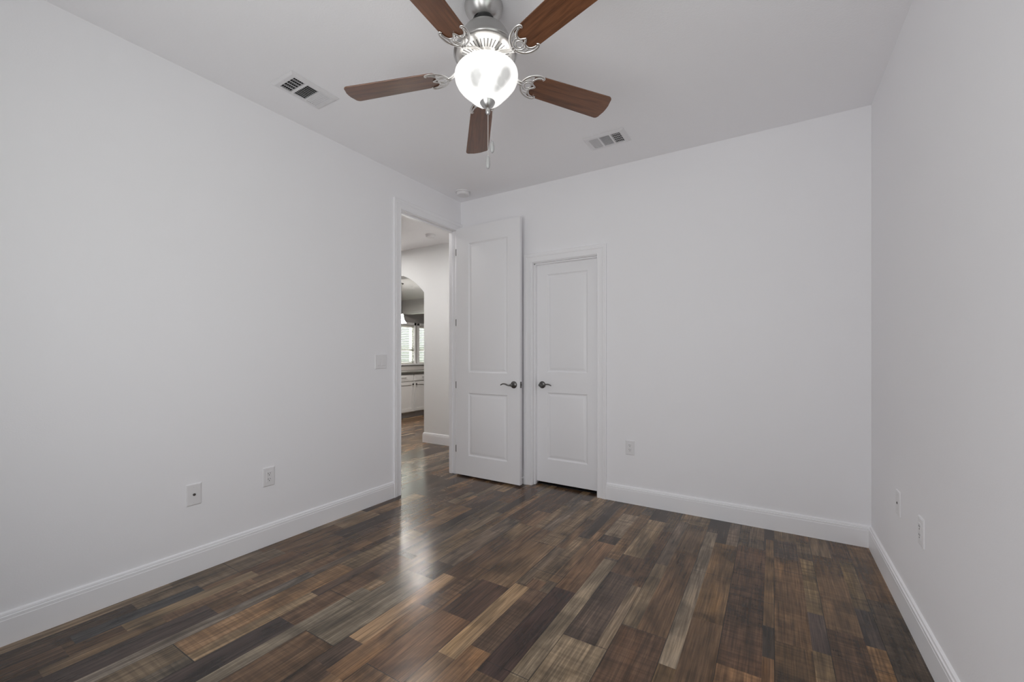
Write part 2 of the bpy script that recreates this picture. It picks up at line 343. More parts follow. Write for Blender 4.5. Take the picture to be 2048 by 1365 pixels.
bm = bmesh.new(); box(bm, -TH, D-0.1, H, W+0.1, 0.115, H+0.1); struct(mesh_obj('ceiling', bm, M['ceil']), 'flat white bedroom ceiling')
# closet behind the closed door
bm = bmesh.new()
box(bm, 0.6, 0.9, 0, 1.8, 0.95, 2.4); box(bm, 0.55, BT, 0, 0.6, 0.95, 2.4); box(bm, 1.8, BT, 0, 1.85, 0.95, 2.4); box(bm, 0.55, BT, 2.4, 1.85, 0.95, 2.45)
struct(mesh_obj('wall_closet', bm, M['wall']), 'inside of the closet behind the narrow door')
# hall beyond the doorway
HY, HZ = 0.885, 2.66; AX1 = -1.342; AX0 = -2.632; AS = 2.042; KZ = 2.29
bm = bmesh.new()
n = 32; ac = (AX0+AX1)/2; AR = 0.85; a0 = math.asin((AX1-AX0)/2/AR)     # segmental arch
arc = [(ac+AR*math.sin(a0-2*a0*k/n), AS+AR*(math.cos(a0-2*a0*k/n)-math.cos(a0))) for k in range(n+1)]
outer = [(-2.9, 0), (AX0, 0)] + arc[::-1] + [(AX1, 0), (0.55, 0), (0.55, HZ), (-2.9, HZ)]
ext_poly(bm, outer, [], lambda p: (p[0], HY, p[1]), Vector((0, 0.13, 0)))
struct(mesh_obj('wall_hall', bm, M['hall']), 'hall wall with an arched opening beyond the doorway')
bm = bmesh.new(); box(bm, -2.9, -3.2, HZ, -TH, HY+0.13, HZ+0.08); struct(mesh_obj('ceiling_hall', bm, M['ceil']), 'hall ceiling seen through the doorway')
bm = bmesh.new(); box(bm, -2.98, -3.2, 0, -2.9, HY+0.13, HZ); box(bm, -2.9, -3.28, 0, -TH, -3.2, HZ); box(bm, -TH, 0.115, 0, 0.0, HY, HZ)
struct(mesh_obj('wall_hall_side', bm, M['hall']), 'side walls of the hall')
# kitchen beyond the arch
KX = -3.72
kw = [(2.50, 3.095), (3.245, 3.84)]; WB, WT_ = 1.0, 1.80
bm = bmesh.new()
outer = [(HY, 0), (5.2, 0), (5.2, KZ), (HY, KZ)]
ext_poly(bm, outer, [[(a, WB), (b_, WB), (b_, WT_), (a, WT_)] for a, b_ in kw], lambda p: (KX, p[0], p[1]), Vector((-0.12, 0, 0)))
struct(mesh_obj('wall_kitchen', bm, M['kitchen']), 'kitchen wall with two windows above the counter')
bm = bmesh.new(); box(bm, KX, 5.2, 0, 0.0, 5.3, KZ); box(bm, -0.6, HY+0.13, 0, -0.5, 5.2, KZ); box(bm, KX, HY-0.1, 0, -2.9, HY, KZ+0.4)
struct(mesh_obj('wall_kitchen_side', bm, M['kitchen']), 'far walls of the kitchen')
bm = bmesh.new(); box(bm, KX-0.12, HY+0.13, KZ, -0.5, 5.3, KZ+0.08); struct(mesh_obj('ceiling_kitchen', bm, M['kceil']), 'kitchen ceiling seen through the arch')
# stepped beam across the kitchen
bm = bmesh.new()
prof = [(2.78, 2.29), (2.78, 2.175), (2.765, 2.172), (2.765, 2.07), (2.775, 2.065), (2.785, 2.015), (2.95, 2.015), (2.95, 2.29)]
sweep(bm, [[(x, y, z) for y, z in prof] for x in (KX, -0.6)]); struct(mesh_obj('trim_beam', bm, M['kceil']), 'stepped beam under the kitchen ceiling')

# ------------------------------------------------------------------ setting: casings, jambs, baseboards
CAS = [(0.0, 0.0), (0.0, 0.011), (0.004, 0.0135), (0.010, 0.0135), (0.014, 0.0115), (0.036, 0.0125), (0.046, 0.0145), (0.050, 0.0175), (0.055, 0.0185), (0.059, 0.0165), (0.061, 0.0175), (0.068, 0.0195), (0.077, 0.0195), (0.081, 0.0165), (0.081, 0.0)]
def casing(name, a, b_, top, to3d, label):
    bm = bmesh.new(); rev = 0.005; st = []
    st.append([to3d(a-rev-u, 0, v) for u, v in CAS]); st.append([to3d(a-rev-u, top+rev+u, v) for u, v in CAS])
    st.append([to3d(b_+rev+u, top+rev+u, v) for u, v in CAS]); st.append([to3d(b_+rev+u, 0, v) for u, v in CAS])
    sweep(bm, st); return struct(mesh_obj(name, bm, M['trim'], smooth=25), label)
# bedroom doorway: right leg runs into the corner and is narrower
bm = bmesh.new(); rev = 0.005; f3 = lambda y, z, v: (v, y, z)
uc = lambda u: min(u, 0.0795)
sweep(bm, [[f3(DY0-rev-u, 0, v) for u, v in CAS], [f3(DY0-rev-u, DZ+rev+u, v) for u, v in CAS], [f3(DY1+rev+uc(u), DZ+rev+u, v) for u, v in CAS], [f3(DY1+rev+uc(u), 0, v) for u, v in CAS]])
struct(mesh_obj('trim_1', bm, M['trim'], smooth=25), 'white casing around the open bedroom doorway')
casing('trim_2', CX0, CX1, CZ, lambda x, z, v: (x, -v, z), 'white casing around the closed narrow door')
def jamb(name, to3d, a, b_, top, depth, stop0, stop1, label):
    bm = bmesh.new()
    def bx(u0, z0, d0, u1, z1, d1):
        p, q = to3d(u0, z0, d0), to3d(u1, z1, d1)
        box(bm, min(p[0], q[0]), min(p[1], q[1]), min(p[2], q[2]), max(p[0], q[0]), max(p[1], q[1]), max(p[2], q[2]), 0.0015, 1)
    bx(a-0.018, 0, 0, a, top, depth); bx(b_, 0, 0, b_+0.018, top, depth); bx(a-0.018, top, 0, b_+0.018, top+0.018, depth)
    bx(a, 0, stop0, a+0.011, top, stop1); bx(b_-0.011, 0, stop0, b_, top, stop1); bx(a, top-0.011, stop0, b_, top, stop1)
    return struct(mesh_obj(name, bm, M['trim']), label)
j1 = jamb('trim_3', lambda u, z, d: (-d, u, z), DY0, DY1, DZ, TH, 0.038, 0.070, 'white jamb lining the open bedroom doorway')
jamb('trim_4', lambda u, z, d: (u, d, z), CX0, CX1, CZ, BT, 0.032, 0.068, 'white jamb lining the closed narrow door')
bm = bmesh.new(); box(bm, -0.0292, DY0-0.0005, 0.887, -0.0008, DY0+0.0016, 0.952, 0.0006, 1); box(bm, -0.0005, DY0-0.0055, 0.893, 0.0025, DY0+0.0016, 0.945, 0.0005, 1); mesh_obj('strike_plate', bm, M['iron'], j1)

BB = [(0.0, 0.0155), (0.103, 0.0155), (0.105, 0.0142), (0.117, 0.0138), (0.1185, 0.0088), (0.1205, 0.0088), (0.123, 0.0102), (0.130, 0.0085), (0.135, 0.0)]
def baseboard(name, pts, normals, label):
    """pts: path on the wall; normals: offset direction at each (already mitred)"""
    bm = bmesh.new(); sweep(bm, [[(p[0]+n_[0]*v, p[1]+n_[1]*v, z) for z, v in BB] for p, n_ in zip(pts, normals)])
    return struct(mesh_obj(name, bm, M['trim'], smooth=25), label)
baseboard('baseboard_left', [(0, D), (0, DY0-0.086)], [(1, 1), (1, 0)], 'white baseboard along the left wall')
baseboard('baseboard_back', [(CX1+0.086, 0), (W, 0)], [(0, -1), (-1, -1)], 'white baseboard along the back wall')
baseboard('baseboard_back_corner', [(0.02, 0), (CX0-0.086, 0)], [(0, -1), (0, -1)], 'white baseboard behind the open door')
baseboard('baseboard_right', [(W, 0), (W, D)], [(-1, -1), (-1, 1)], 'white baseboard along the right wall')
baseboard('baseboard_front', [(W, D), (0, D)], [(-1, 1), (1, 1)], 'white baseboard behind the viewer')
baseboard('baseboard_hall', [(-TH, HY), (AX1, HY), (AX1, HY+0.13)], [(0, -1), (-1, -1), (-1, 0)], 'white baseboard of the hall wall beside the arch')

# ------------------------------------------------------------------ doors
def panel_door(name, w_, h_, t, panels, label):
    """slab with its face at y=0 looking to -y, x from 0 to w_, z from 0 to h_; moulded panels on the face and the back"""
    bm = bmesh.new()
    prof = [(0.0, 0.0), (0.004, 0.0035), (0.012, 0.0085), (0.018, 0.0085), (0.024, 0.0065), (0.040, 0.0015), (0.044, 0.0008)]
    def side(yf, sgn):
        xs = sorted({0, w_} | {p[0] for p in panels} | {p[2] for p in panels}); zs = sorted({0, h_} | {p[1] for p in panels} | {p[3] for p in panels})
        for xa, xb in zip(xs, xs[1:]):
            for za, zb in zip(zs, zs[1:]):
                if any(abs(p[0]-xa) < 1e-6 and abs(p[2]-xb) < 1e-6 and abs(p[1]-za) < 1e-6 and abs(p[3]-zb) < 1e-6 for p in panels): continue
                bm.faces.new([bm.verts.new(q) for q in ((xa, yf, za), (xb, yf, za), (xb, yf, zb), (xa, yf, zb))])
        for x0, z0, x1, z1 in panels:
            rows = [[bm.verts.new(q) for q in ((x0+o, yf+sgn*d, z0+o), (x1-o, yf+sgn*d, z0+o), (x1-o, yf+sgn*d, z1-o), (x0+o, yf+sgn*d, z1-o))] for o, d in prof]
            for a, b_ in zip(rows, rows[1:]):
                for k in range(4): bm.faces.new((a[k], a[(k+1) % 4], b_[(k+1) % 4], b_[k]))
            bm.faces.new(rows[-1])
    side(0, 1); side(t, -1)
    for q in (((0, 0, 0), (0, t, 0), (0, t, h_), (0, 0, h_)), ((w_, 0, 0), (w_, 0, h_), (w_, t, h_), (w_, t, 0)), ((0, 0, 0), (w_, 0, 0), (w_, t, 0), (0, t, 0)), ((0, 0, h_), (0, t, h_), (w_, t, h_), (w_, 0, h_))):
        bm.faces.new([bm.verts.new(p) for p in q])
    bmesh.ops.remove_doubles(bm, verts=bm.verts[:], dist=1e-5)
    o = mesh_obj(name, bm, M['door'], smooth=20); struct(o, label); return o
def lever(parent, loc, direction, label):
    """rosette with a wave lever; direction +1 points to +x"""
    bm = bmesh.new()
    lathe(bm, [(0, 0.0), (0.0325, 0.0), (0.0325, 0.004), (0.030, 0.008), (0.024, 0.0115), (0.015, 0.014), (0.0115, 0.020), (0.0105, 0.040), (0.012, 0.046), (0.012, 0.056), (0.008, 0.060), (0, 0.061)], 36, Matrix.Rotation(PI/2, 4, 'X'))
    pts = smooth_pts([(0, -0.050, 0), (direction*0.018, -0.053, -0.003), (direction*0.040, -0.053, 0.000), (direction*0.062, -0.052, 0.008), (direction*0.085, -0.050, 0.009), (direction*0.104, -0.048, 0.002), (direction*0.113, -0.047, -0.004)], 5)
    n_ = len(pts); tube(bm, pts, [0.0108-0.0048*(i/(n_-1)) for i in range(n_)], 12, 0.75)
    o = mesh_obj('door_lever', bm, M['iron'], parent, smooth=40, loc=loc); o['label'] = label; return o
d1 = panel_door('door_1', 0.730, 2.424, 0.035, [(0.148, 0.195, 0.597, 0.806), (0.148, 1.006, 0.597, 2.262)], 'tall white two-panel door standing open against the back wall')
d1.location = (0.036, -0.117, 0.016)
lever(d1, (0.667, 0.0, 0.905), -1, 'dark pewter lever handle pointing to the hinges')
bm = bmesh.new(); lathe(bm, [(0, 0.0), (0.0325, 0.0), (0.0325, 0.004), (0.024, 0.0115), (0.0115, 0.016), (0.0105, 0.024), (0.012, 0.028), (0, 0.030)], 30, Matrix.Rotation(-PI/2, 4, 'X')); o = mesh_obj('door_knob_rose', bm, M['iron'], d1, smooth=40, loc=(0.667, 0.035, 0.905))
bm = bmesh.new(); box(bm, 0.7295, 0.0055, 0.877, 0.7312, 0.0295, 0.934, 0.0005, 1); box(bm, 0.731, 0.011, 0.896, 0.738, 0.024, 0.915, 0.003, 2); mesh_obj('latch_plate', bm, M['iron'], d1)
for zc in (2.195, 1.497, 0.878, 0.246):
    bm = bmesh.new()
    tube(bm, [(-0.016, 0.016, zc-0.030), (-0.016, 0.016, zc+0.030)], 0.0055, 12)
    tube(bm, [(-0.016, 0.016, zc+0.030), (-0.016, 0.016, zc+0.034)], 0.0042, 10); tube(bm, [(-0.016, 0.016, zc-0.034), (-0.016, 0.016, zc-0.030)], 0.0042, 10)
    box(bm, -0.012, 0.012, zc-0.030, 0.0005, 0.030, zc+0.030); mesh_obj('hinge', bm, M['steel'], d1, smooth=40)
d2 = panel_door('door_2', 0.609, 1.998, 0.035, [(0.110, 0.212, 0.502, 0.822), (0.110, 1.008, 0.502, 1.902)], 'shorter white two-panel closet door, closed in its white casing')
d2.location = (CX0+0.003, 0.0685, 0.027)
lever(d2, (0.062, 0.0, 0.890), 1, 'dark pewter lever handle pointing away from the open door')
# floor gap under the closet door stays dark: a black strip paints its shade
bm = bmesh.new(); box(bm, CX0+0.01, 0.080, 0.0003, CX1-0.01, 0.112, 0.0045, 0.001, 1); struct(mesh_obj('trim_gap_shade', bm, M['black']), 'black strip painted as shade under the narrow door')

# door stop on the baseboard behind the open door
t = empty('door_stop', (0.740, -0.0155, 0.060), 0, 'small door stop on the baseboard between open door and closet casing', 'door stop')
bm = bmesh.new(); tube(bm, [(0, 0, 0), (0, -0.006, 0)], 0.011, 16); tube(bm, [(0, -0.006, 0), (0, -0.034, 0)], 0.0055, 12); mesh_obj('rod', bm, M['trim'], t, smooth=40)
bm = bmesh.new(); tube(bm, [(0, -0.034, 0), (0, -0.046, 0)], 0.0085, 14); mesh_obj('rubber_tip', bm, M['black'], t, smooth=40)

# ------------------------------------------------------------------ bedroom window (behind the viewer)
def window(name, to3d, a, b_, z0, z1, rail, label, fr=0.045):
    bm = bmesh.new()
    def bx(u0, z0_, u1, z1_, d0, d1):
        p, q = to3d(u0, z0_, d0), to3d(u1, z1_, d1)
        box(bm, min(p[0], q[0]), min(p[1], q[1]), min(p[2], q[2]), max(p[0], q[0]), max(p[1], q[1]), max(p[2], q[2]), 0.003, 1)
    bx(a, z0, a+fr, z1, 0.03, 0.09); bx(b_-fr, z0, b_, z1, 0.03, 0.09); bx(a, z1-fr, b_, z1, 0.03, 0.09); bx(a, z0, b_, z0+fr, 0.03, 0.09)
    if rail: bx(a, rail-0.022, b_, rail+0.022, 0.03, 0.085)
    o = struct(mesh_obj(name, bm, M['trim']), label)
    bm = bmesh.new(); p = [to3d(a+fr*0.5, z0+fr*0.5, 0.06), to3d(b_-fr*0.5, z0+fr*0.5, 0.06), to3d(b_-fr*0.5, z1-fr*0.5, 0.06), to3d(a+fr*0.5, z1-fr*0.5, 0.06)]
    bm.faces.new([bm.verts.new(q) for q in p]); mesh_obj('window_pane', bm, M['glass'], o)
    return o
window('window_1', lambda u, z, d: (u, D-d, z), WX0, WX1, WZ0, WZ1, 1.45, 'wide bedroom window behind the viewer')
window('window_2', lambda u, z, d: (W+d, u, z), SY0, SY1, WZ0, WZ1, 1.45, 'unseen side window added for fill light')  # unseen window added to carry the side fill light
for k, (a, b_) in enumerate(kw):
    window('window_%d' % (k+3), lambda u, z, d: (KX-d, u, z), a, b_, WB, WT_, 1.285, ('white kitchen window nearer the arch' if k == 0 else 'white kitchen window farther along the kitchen wall'), 0.035)
    # casing
    bm = bmesh.new(); c = 0.055
    for q in ((a-c, WB-0.005, a, WT_+c), (b_, WB-0.005, b_+c, WT_+c), (a-c, WT_, b_+c, WT_+c), (a-c-0.01, WB-0.03, b_+c+0.01, WB)):
        box(bm, KX, q[0], q[1], KX+(0.018 if q[3] != WB else 0.05), q[2], q[3], 0.003, 1)
    struct(mesh_obj('trim_%d' % (k+5), bm, M['trim']), 'white casing of kitchen window %s' % ('near the arch' if k == 0 else 'farther along'))
    bl = empty('window_blind', (KX+0.0, (a+b_)/2, WT_-0.01), 0, 'white slatted blind in the kitchen window %s' % ('next to the open bedroom doorway edge' if k == 0 else 'half hidden by the arch edge'), 'blind', 'blinds in the kitchen windows')
    hw = (b_-a)/2-0.006
    bm = bmesh.new(); box(bm, -0.028, -hw, -0.04, 0.012, hw, 0.0, 0.003, 1); mesh_obj('headrail', bm, M['blind'], bl)
    bm = bmesh.new(); z = -0.065
    while z > -(WT_-WB)+0.04:
        vs_ = [bm.verts.new(p) for p in ((-0.026, -hw, z-0.005), (-0.026, hw, z-0.005), (0.010, hw, z+0.007), (0.010, -hw, z+0.007))]
        f = bm.faces.new(vs_); ex = bmesh.ops.extrude_face_region(bm, geom=[f]); bmesh.ops.translate(bm, verts=[g for g in ex['geom'] if isinstance(g, bmesh.types.BMVert)], vec=(0, 0, 0.0025)); z -= 0.036
    mesh_obj('slats', bm, M['blind'], bl)
    bm = bmesh.new(); box(bm, -0.022, -hw, -(WT_-WB)+0.014, 0.010, hw, -(WT_-WB)+0.03, 0.003, 1); mesh_obj('bottom_rail', bm, M['blind'], bl)
    bm = bmesh.new()
    for q in (-hw*0.6, hw*0.6): tube(bm, [(-0.008, q, -0.04), (-0.008, q, -(WT_-WB)+0.03)], 0.0014, 6)
    mesh_obj('cords', bm, M['blind'], bl)

# ------------------------------------------------------------------ kitchen furniture
FX = -3.10                                             # cabinet front plane
def shaker(bm, y0, z0, y1, z1, x, t=0.02, rail=0.055):
    outer = [(y0, z0), (y1, z0), (y1, z1), (y0, z1)]; hole = [(y0+rail, z0+rail), (y1-rail, z0+rail), (y1-rail, z1-rail), (y0+rail, z1-rail)]
    ext_poly(bm, outer, [hole], lambda p: (x, p[0], p[1]), Vector((t, 0, 0)))
    box(bm, x, y0+rail-0.004, z0+rail-0.004, x+t*0.45, y1-rail+0.004, z1-rail+0.004)
CT = 0.868
for (y0, y1, lab) in ((1.94, 2.478, 'white kitchen base cabinet seen just past the doorway edge'), (2.478, 3.016, 'white kitchen base cabinet partly hidden by the arch edge')):
    cb = empty('base_cabinet', (FX-0.3, (y0+y1)/2, 0), 0, lab, 'cabinet', 'white base cabinets along the kitchen wall'); ox, oy = FX-0.3, (y0+y1)/2
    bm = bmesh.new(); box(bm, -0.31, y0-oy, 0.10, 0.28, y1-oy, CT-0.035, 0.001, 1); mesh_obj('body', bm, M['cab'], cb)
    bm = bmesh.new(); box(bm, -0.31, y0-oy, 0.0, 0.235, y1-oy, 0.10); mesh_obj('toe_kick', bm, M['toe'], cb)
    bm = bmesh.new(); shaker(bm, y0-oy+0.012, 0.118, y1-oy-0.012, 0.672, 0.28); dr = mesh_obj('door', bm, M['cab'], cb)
    near = y1-oy-0.045 if y0 < 2.2 else y0-oy+0.045
    bm = bmesh.new(); lathe(bm, [(0, 0), (0.006, 0), (0.006, 0.012), (0.014, 0.018), (0.016, 0.024), (0.012, 0.030), (0, 0.032)], 20, Matrix.Translation((0.30, near, 0.630)) @ Matrix.Rotation(PI/2, 4, 'Y')); mesh_obj('knob', bm, M['bronze'], dr, smooth=40)
    bm = bmesh.new(); box(bm, 0.28, y0-oy+0.012, 0.692, 0.30, y1-oy-0.012, CT-0.045, 0.004, 1); dw = mesh_obj('drawer', bm, M['cab'], cb)
    bm = bmesh.new(); tube(bm, smooth_pts([(0.30, -0.05, 0.757), (0.322, -0.045, 0.757), (0.328, 0, 0.757), (0.322, 0.045, 0.757), (0.30, 0.05, 0.757)], 5), 0.0045, 8); mesh_obj('pull', bm, M['steel'], dw, smooth=40)
bm = bmesh.new(); box(bm, KX+0.001, 1.92, CT-0.035, FX+0.025, 3.6, CT, 0.006, 2); tag(mesh_obj('countertop', bm, M['granite']), 'dark stone kitchen countertop on the white base cabinets', 'countertop')
def tile_mat():
    m = mat('backsplash_tile', (0.74, 0.70, 0.67), 0.35); t = m.node_tree; b = t.nodes['Principled BSDF']
    br = t.nodes.new('ShaderNodeTexBrick'); tc = t.nodes.new('ShaderNodeTexCoord'); mp = t.nodes.new('ShaderNodeMapping'); mp.inputs['Rotation'].default_value = (PI/2, 0, PI/2)
    br.inputs['Scale'].default_value = 9; br.inputs['Color1'].default_value = (0.76, 0.71, 0.69, 1); br.inputs['Color2'].default_value = (0.68, 0.66, 0.64, 1); br.inputs['Mortar'].default_value = (0.62, 0.6, 0.56, 1); br.inputs['Mortar Size'].default_value = 0.012
    t.links.new(tc.outputs['Object'], mp.inputs[0]); t.links.new(mp.outputs[0], br.inputs['Vector']); t.links.new(br.outputs['Color'], b.inputs['Base Color']); return m
bm = bmesh.new(); box(bm, KX+0.0005, 1.92, CT+0.0005, KX+0.012, 3.6, WB-0.031); struct(mesh_obj('trim_backsplash', bm, tile_mat()), 'tiled backsplash above the kitchen countertop')
# pendant in the kitchen
pe = empty('pendant_light', (-2.161, 1.264, KZ), 0, 'white glass pendant light hanging in the kitchen beyond the arch', 'pendant light')
bm = bmesh.new(); lathe(bm, [(0, 0), (0.030, 0), (0.030, -0.006), (0.02, -0.018), (0.006, -0.022), (0.006, -0.026)], 28); mesh_obj('canopy', bm, M['iron'], pe, smooth=40)
bm = bmesh.new(); tube(bm, [(0, 0, -0.02), (0, 0, -0.45)], 0.004, 8); lathe(bm, [(0, -0.44), (0.016, -0.445), (0.018, -0.475), (0.0, -0.48)], 20); mesh_obj('rod', bm, M['iron'], pe, smooth=40)
bm = bmesh.new(); lathe(bm, [(0.014, -0.47), (0.022, -0.485), (0.028, -0.52), (0.036, -0.56), (0.05, -0.59), (0.072, -0.612), (0.070, -0.612), (0.047, -0.587), (0.033, -0.558), (0.025, -0.52), (0.012, -0.475)], 32); mesh_obj('shade', bm, emis('pendant_glass', (1, 0.97, 0.93), 65.0), pe, smooth=40)
# hall ceiling lamps
for (x, y, lab) in ((-0.500, -0.138, 'round lit recessed ceiling light in the hall, just under the doorway head'), (-1.85, 0.10, 'lit recessed hall ceiling light farther along toward the arch'),
        (-2.018, 1.623, 'lit recessed kitchen ceiling light just past the arch')):
    rl = empty('recessed_light', (x, y, HZ if y < HY else KZ), 0, lab, 'ceiling light', 'recessed ceiling lights')
    bm = bmesh.new(); lathe(bm, [(0.060, -0.001), (0.085, -0.001), (0.085, -0.005), (0.075, -0.008), (0.062, -0.006), (0.060, -0.001)], 36); mesh_obj('trim_ring', bm, M['trim'], rl, smooth=40)
    bm = bmesh.new(); lathe(bm, [(0, -0.0035), (0.061, -0.0035), (0.061, -0.001), (0, -0.001)], 36); mesh_obj('lens', bm, emis('recessed_lens', (1, 0.985, 0.965) if y < HY else (1, 0.92, 0.85), (320.0 if x > -2 else 1100.0) if x < -1 else 310.0), rl)

# ------------------------------------------------------------------ smoke detectors
def detector(loc, r, h_, label):
    e = empty('smoke_detector', loc, 0.4, label, 'smoke detector')
    bm = bmesh.new(); lathe(bm, [(0, 0), (r, 0), (r, -h_*0.28), (r*0.985, -h_*0.30), (r*0.93, -h_*0.30)], 40); mesh_obj('base', bm, M['plate'], e, smooth=35)
    bm = bmesh.new(); lathe(bm, [(r*0.90, -h_*0.2), (r*0.90, -h_*0.42), (r*0.86, -h_*0.85), (r*0.78, -h_*0.98), (r*0.4, -h_), (0, -h_)], 40); mesh_obj('cover', bm, M['plate'], e, smooth=35)
    bm = bmesh.new(); lathe(bm, [(0, -h_*1.0), (0.008, -h_*1.0), (0.008, -h_*1.05), (0, -h_*1.06)], 16, Matrix.Translation((r*0.3, 0, 0))); mesh_obj('test_button', bm, M['plate'], e, smooth=35)
detector((0.196, -0.215, H), 0.070, 0.036, 'round white smoke detector on the bedroom ceiling by the corner')
detector((-0.863, 0.491, HZ), 0.062, 0.034, 'small round white smoke detector on the hall ceiling beyond the doorway')

# ------------------------------------------------------------------ ceiling vents
def vent(cx_, cy_, rz, L_, W_, dark_end, ctilt, label):
    e = empty('air_vent', (cx_, cy_, H), rz, label, 'air vent', 'ceiling air vents')
    bm = bmesh.new(); hx, hy = L_/2, W_/2; ix, iy = hx-0.034, hy-0.031; zz = -0.011
    ring = lambda x, y, z: [bm.verts.new(p) for p in ((-x, -y, z), (x, -y, z), (x, y, z), (-x, y, z))]
    rr = [ring(hx, hy, -0.0005), ring(hx, hy, -0.003), ring(hx-0.012, hy-0.012, -0.010), ring(hx-0.016, hy-0.016, zz), ring(ix, iy, zz), ring(ix, iy, -0.001)]
    for a, b_ in zip(rr, rr[1:]):
        for k in range(4): bm.faces.new((a[k], a[(k+1) % 4], b_[(k+1) % 4], b_[k]))
    s1 = ix*0.36
    for x in (-s1, s1): box(bm, x-0.006, -iy, zz, x+0.006, iy, -0.002)
    box(bm, -hx+0.018, -0.004, zz-0.0012, -hx+0.026, 0.004, zz); box(bm, hx-0.026, -0.004, zz-0.0012, hx-0.018, 0.004, zz)
    mesh_obj('frame', bm, M['vent'], e)
    bm = bmesh.new(); box(bm, -ix, -iy, -0.0012, ix, iy, -0.0004); mesh_obj('duct_opening', bm, M['black'], e)
    def slat(bm, p, d, across, half, tilt):
        # thin blade along d, its lower edge pushed towards `across`
        p, d, a = Vector(p), Vector(d), Vector(across); lo = p+a*0.0045*tilt+Vector((0, 0, -0.0105)); hi = p-a*0.0045*tilt+Vector((0, 0, -0.002))
        q = [lo-d*half, lo+d*half, hi+d*half, hi-d*half]; f = bm.faces.new([bm.verts.new(v) for v in q])
        ex = bmesh.ops.extrude_face_region(bm, geom=[f]); bmesh.ops.translate(bm, verts=[g for g in ex['geom'] if isinstance(g, bmesh.types.BMVert)], vec=a*0.0011)
    bm = bmesh.new(); n_ = 9
    for k in range(n_): slat(bm, (0, -iy+(k+0.5)*2*iy/n_, 0), (1, 0, 0), (0, 1, 0), s1-0.006, ctilt)
    mesh_obj('louver', bm, M['vent'], e)
    for sgn in (-1, 1):
        bm = bmesh.new(); n2 = 6; x0, x1 = s1+0.006, ix
        for k in range(n2): slat(bm, (sgn*(x0+(k+0.5)*(x1-x0)/n2), 0, 0), (0, 1, 0), (sgn, 0, 0), iy, 0.8)
        mesh_obj('louver', bm, M['vent'], e)
        if sgn == dark_end:
            bm = bmesh.new()
            for k in range(1, 5): y = -iy+k*2*iy/5; box(bm, min(sgn*x0, sgn*x1), y-0.0015, -0.006, max(sgn*x0, sgn*x1), y+0.0015, -0.0015)
            mesh_obj('damper_grid', bm, M['vent'], e)
vent(0.374, -1.918, PI/2, 0.300, 0.205, -1, -0.75, 'white louvered air vent on the ceiling near the left wall, beside the fan')
vent(1.690, -0.453, 0.0, 0.295, 0.200, 1, -0.35, 'white louvered air vent on the ceiling above the back wall')

# ------------------------------------------------------------------ wall plates
def plate(name, loc, rz, w_, h_, label, cat, group=None):
    """local: x across, -y out of the wall, z up"""
    e = empty(name, loc, rz, label, cat, group)
    bm = bmesh.new(); hx, hz = w_/2, h_/2
    ring = lambda x, y, z: [bm.verts.new(p) for p in ((-x, y, -z), (x, y, -z), (x, y, z), (-x, y, z))]
    rr = [ring(hx, 0, hz), ring(hx, -0.003, hz), ring(hx-0.002, -0.005, hz-0.002), ring(hx-0.006, -0.0062, hz-0.006)]
    for a, b_ in zip(rr, rr[1:]):
        for k in range(4): bm.faces.new((a[k], a[(k+1) % 4], b_[(k+1) % 4], b_[k]))
    bm.faces.new(rr[-1]); mesh_obj('cover_plate', bm, M['plate'], e); return e
def screws(e, zs, xs=(0,)):
    for z in zs:
        for x in xs:
            bm = bmesh.new(); lathe(bm, [(0, 0.0015), (0.003, 0.001), (0.0035, 0)], 14, Matrix.Translation((x, -0.0060, z)) @ Matrix.Rotation(PI/2, 4, 'X')); mesh_obj('screw', bm, M['plate'], e, smooth=50)
def duplex(loc, rz, label, decora=False):
    e = plate('wall_outlet', loc, rz, 0.072, 0.117, label, 'outlet', 'duplex wall outlets')
    screws(e, (-0.048, 0.048) if decora else (0,))
    if decora: bm = bmesh.new(); box(bm, -0.0168, -0.0080, -0.0335, 0.0168, -0.0055, 0.0335, 0.0012, 2); ins = mesh_obj('insert', bm, M['plate'], e)
    for s in (-1, 1):
        zc = s*(0.0175 if decora else 0.0195)
        if decora: rec = ins
        else:
            bm = bmesh.new(); box(bm, -0.0145, -0.0082, zc-0.0145, 0.0145, -0.0055, zc+0.0145, 0.004, 3); rec = mesh_obj('receptacle', bm, M['plate'], e)
        bm = bmesh.new()
        box(bm, -0.0075, -0.0086, zc+0.0005, -0.0050, -0.0079, zc+0.0085); box(bm, 0.0050, -0.0086, zc+0.0015, 0.0072, -0.0079, zc+0.0080); lathe(bm, [(0, 0.0008), (0.0026, 0.0008), (0.0026, 0)], 12, Matrix.Translation((0, -0.0079, zc-0.0065)) @ Matrix.Rotation(PI/2, 4, 'X'))
        mesh_obj('slots', bm, M['slot'], rec)
    return e
def coax(loc, rz, label, out=1.0):
    e = plate('coax_plate', loc, rz, 0.072, 0.117, label, 'wall plate'); screws(e, (-0.042, 0.042))
    bm = bmesh.new(); R_ = Matrix.Translation((0, -0.006, 0)) @ Matrix.Rotation(PI/2, 4, 'X')
    lathe(bm, [(0, 0.011*out), (0.0022, 0.011*out), (0.0046, 0.0105*out), (0.0048, 0.004*out), (0.0068, 0.0038*out), (0.0068, 0)], 16, R_); mesh_obj('connector', bm, M['iron'], e, smooth=30)
    return e
LW = PI/2                                              # plates on the left wall look to +x
coax((0, -2.336, 0.430), LW, 'white cable plate with one dark round connector, low on the left wall', 0.7)
duplex((0, -1.931, 0.428), LW, 'white outlet low on the left wall, between the cable plate and the doorway', True)
duplex((1.727, 0, 0.447), 0, 'white outlet on the back wall beside the narrow door casing', True)
coax((W, -0.670, 0.478), -PI/2, 'white plate with one small jack on the right wall, closer to the room corner', 0.25)
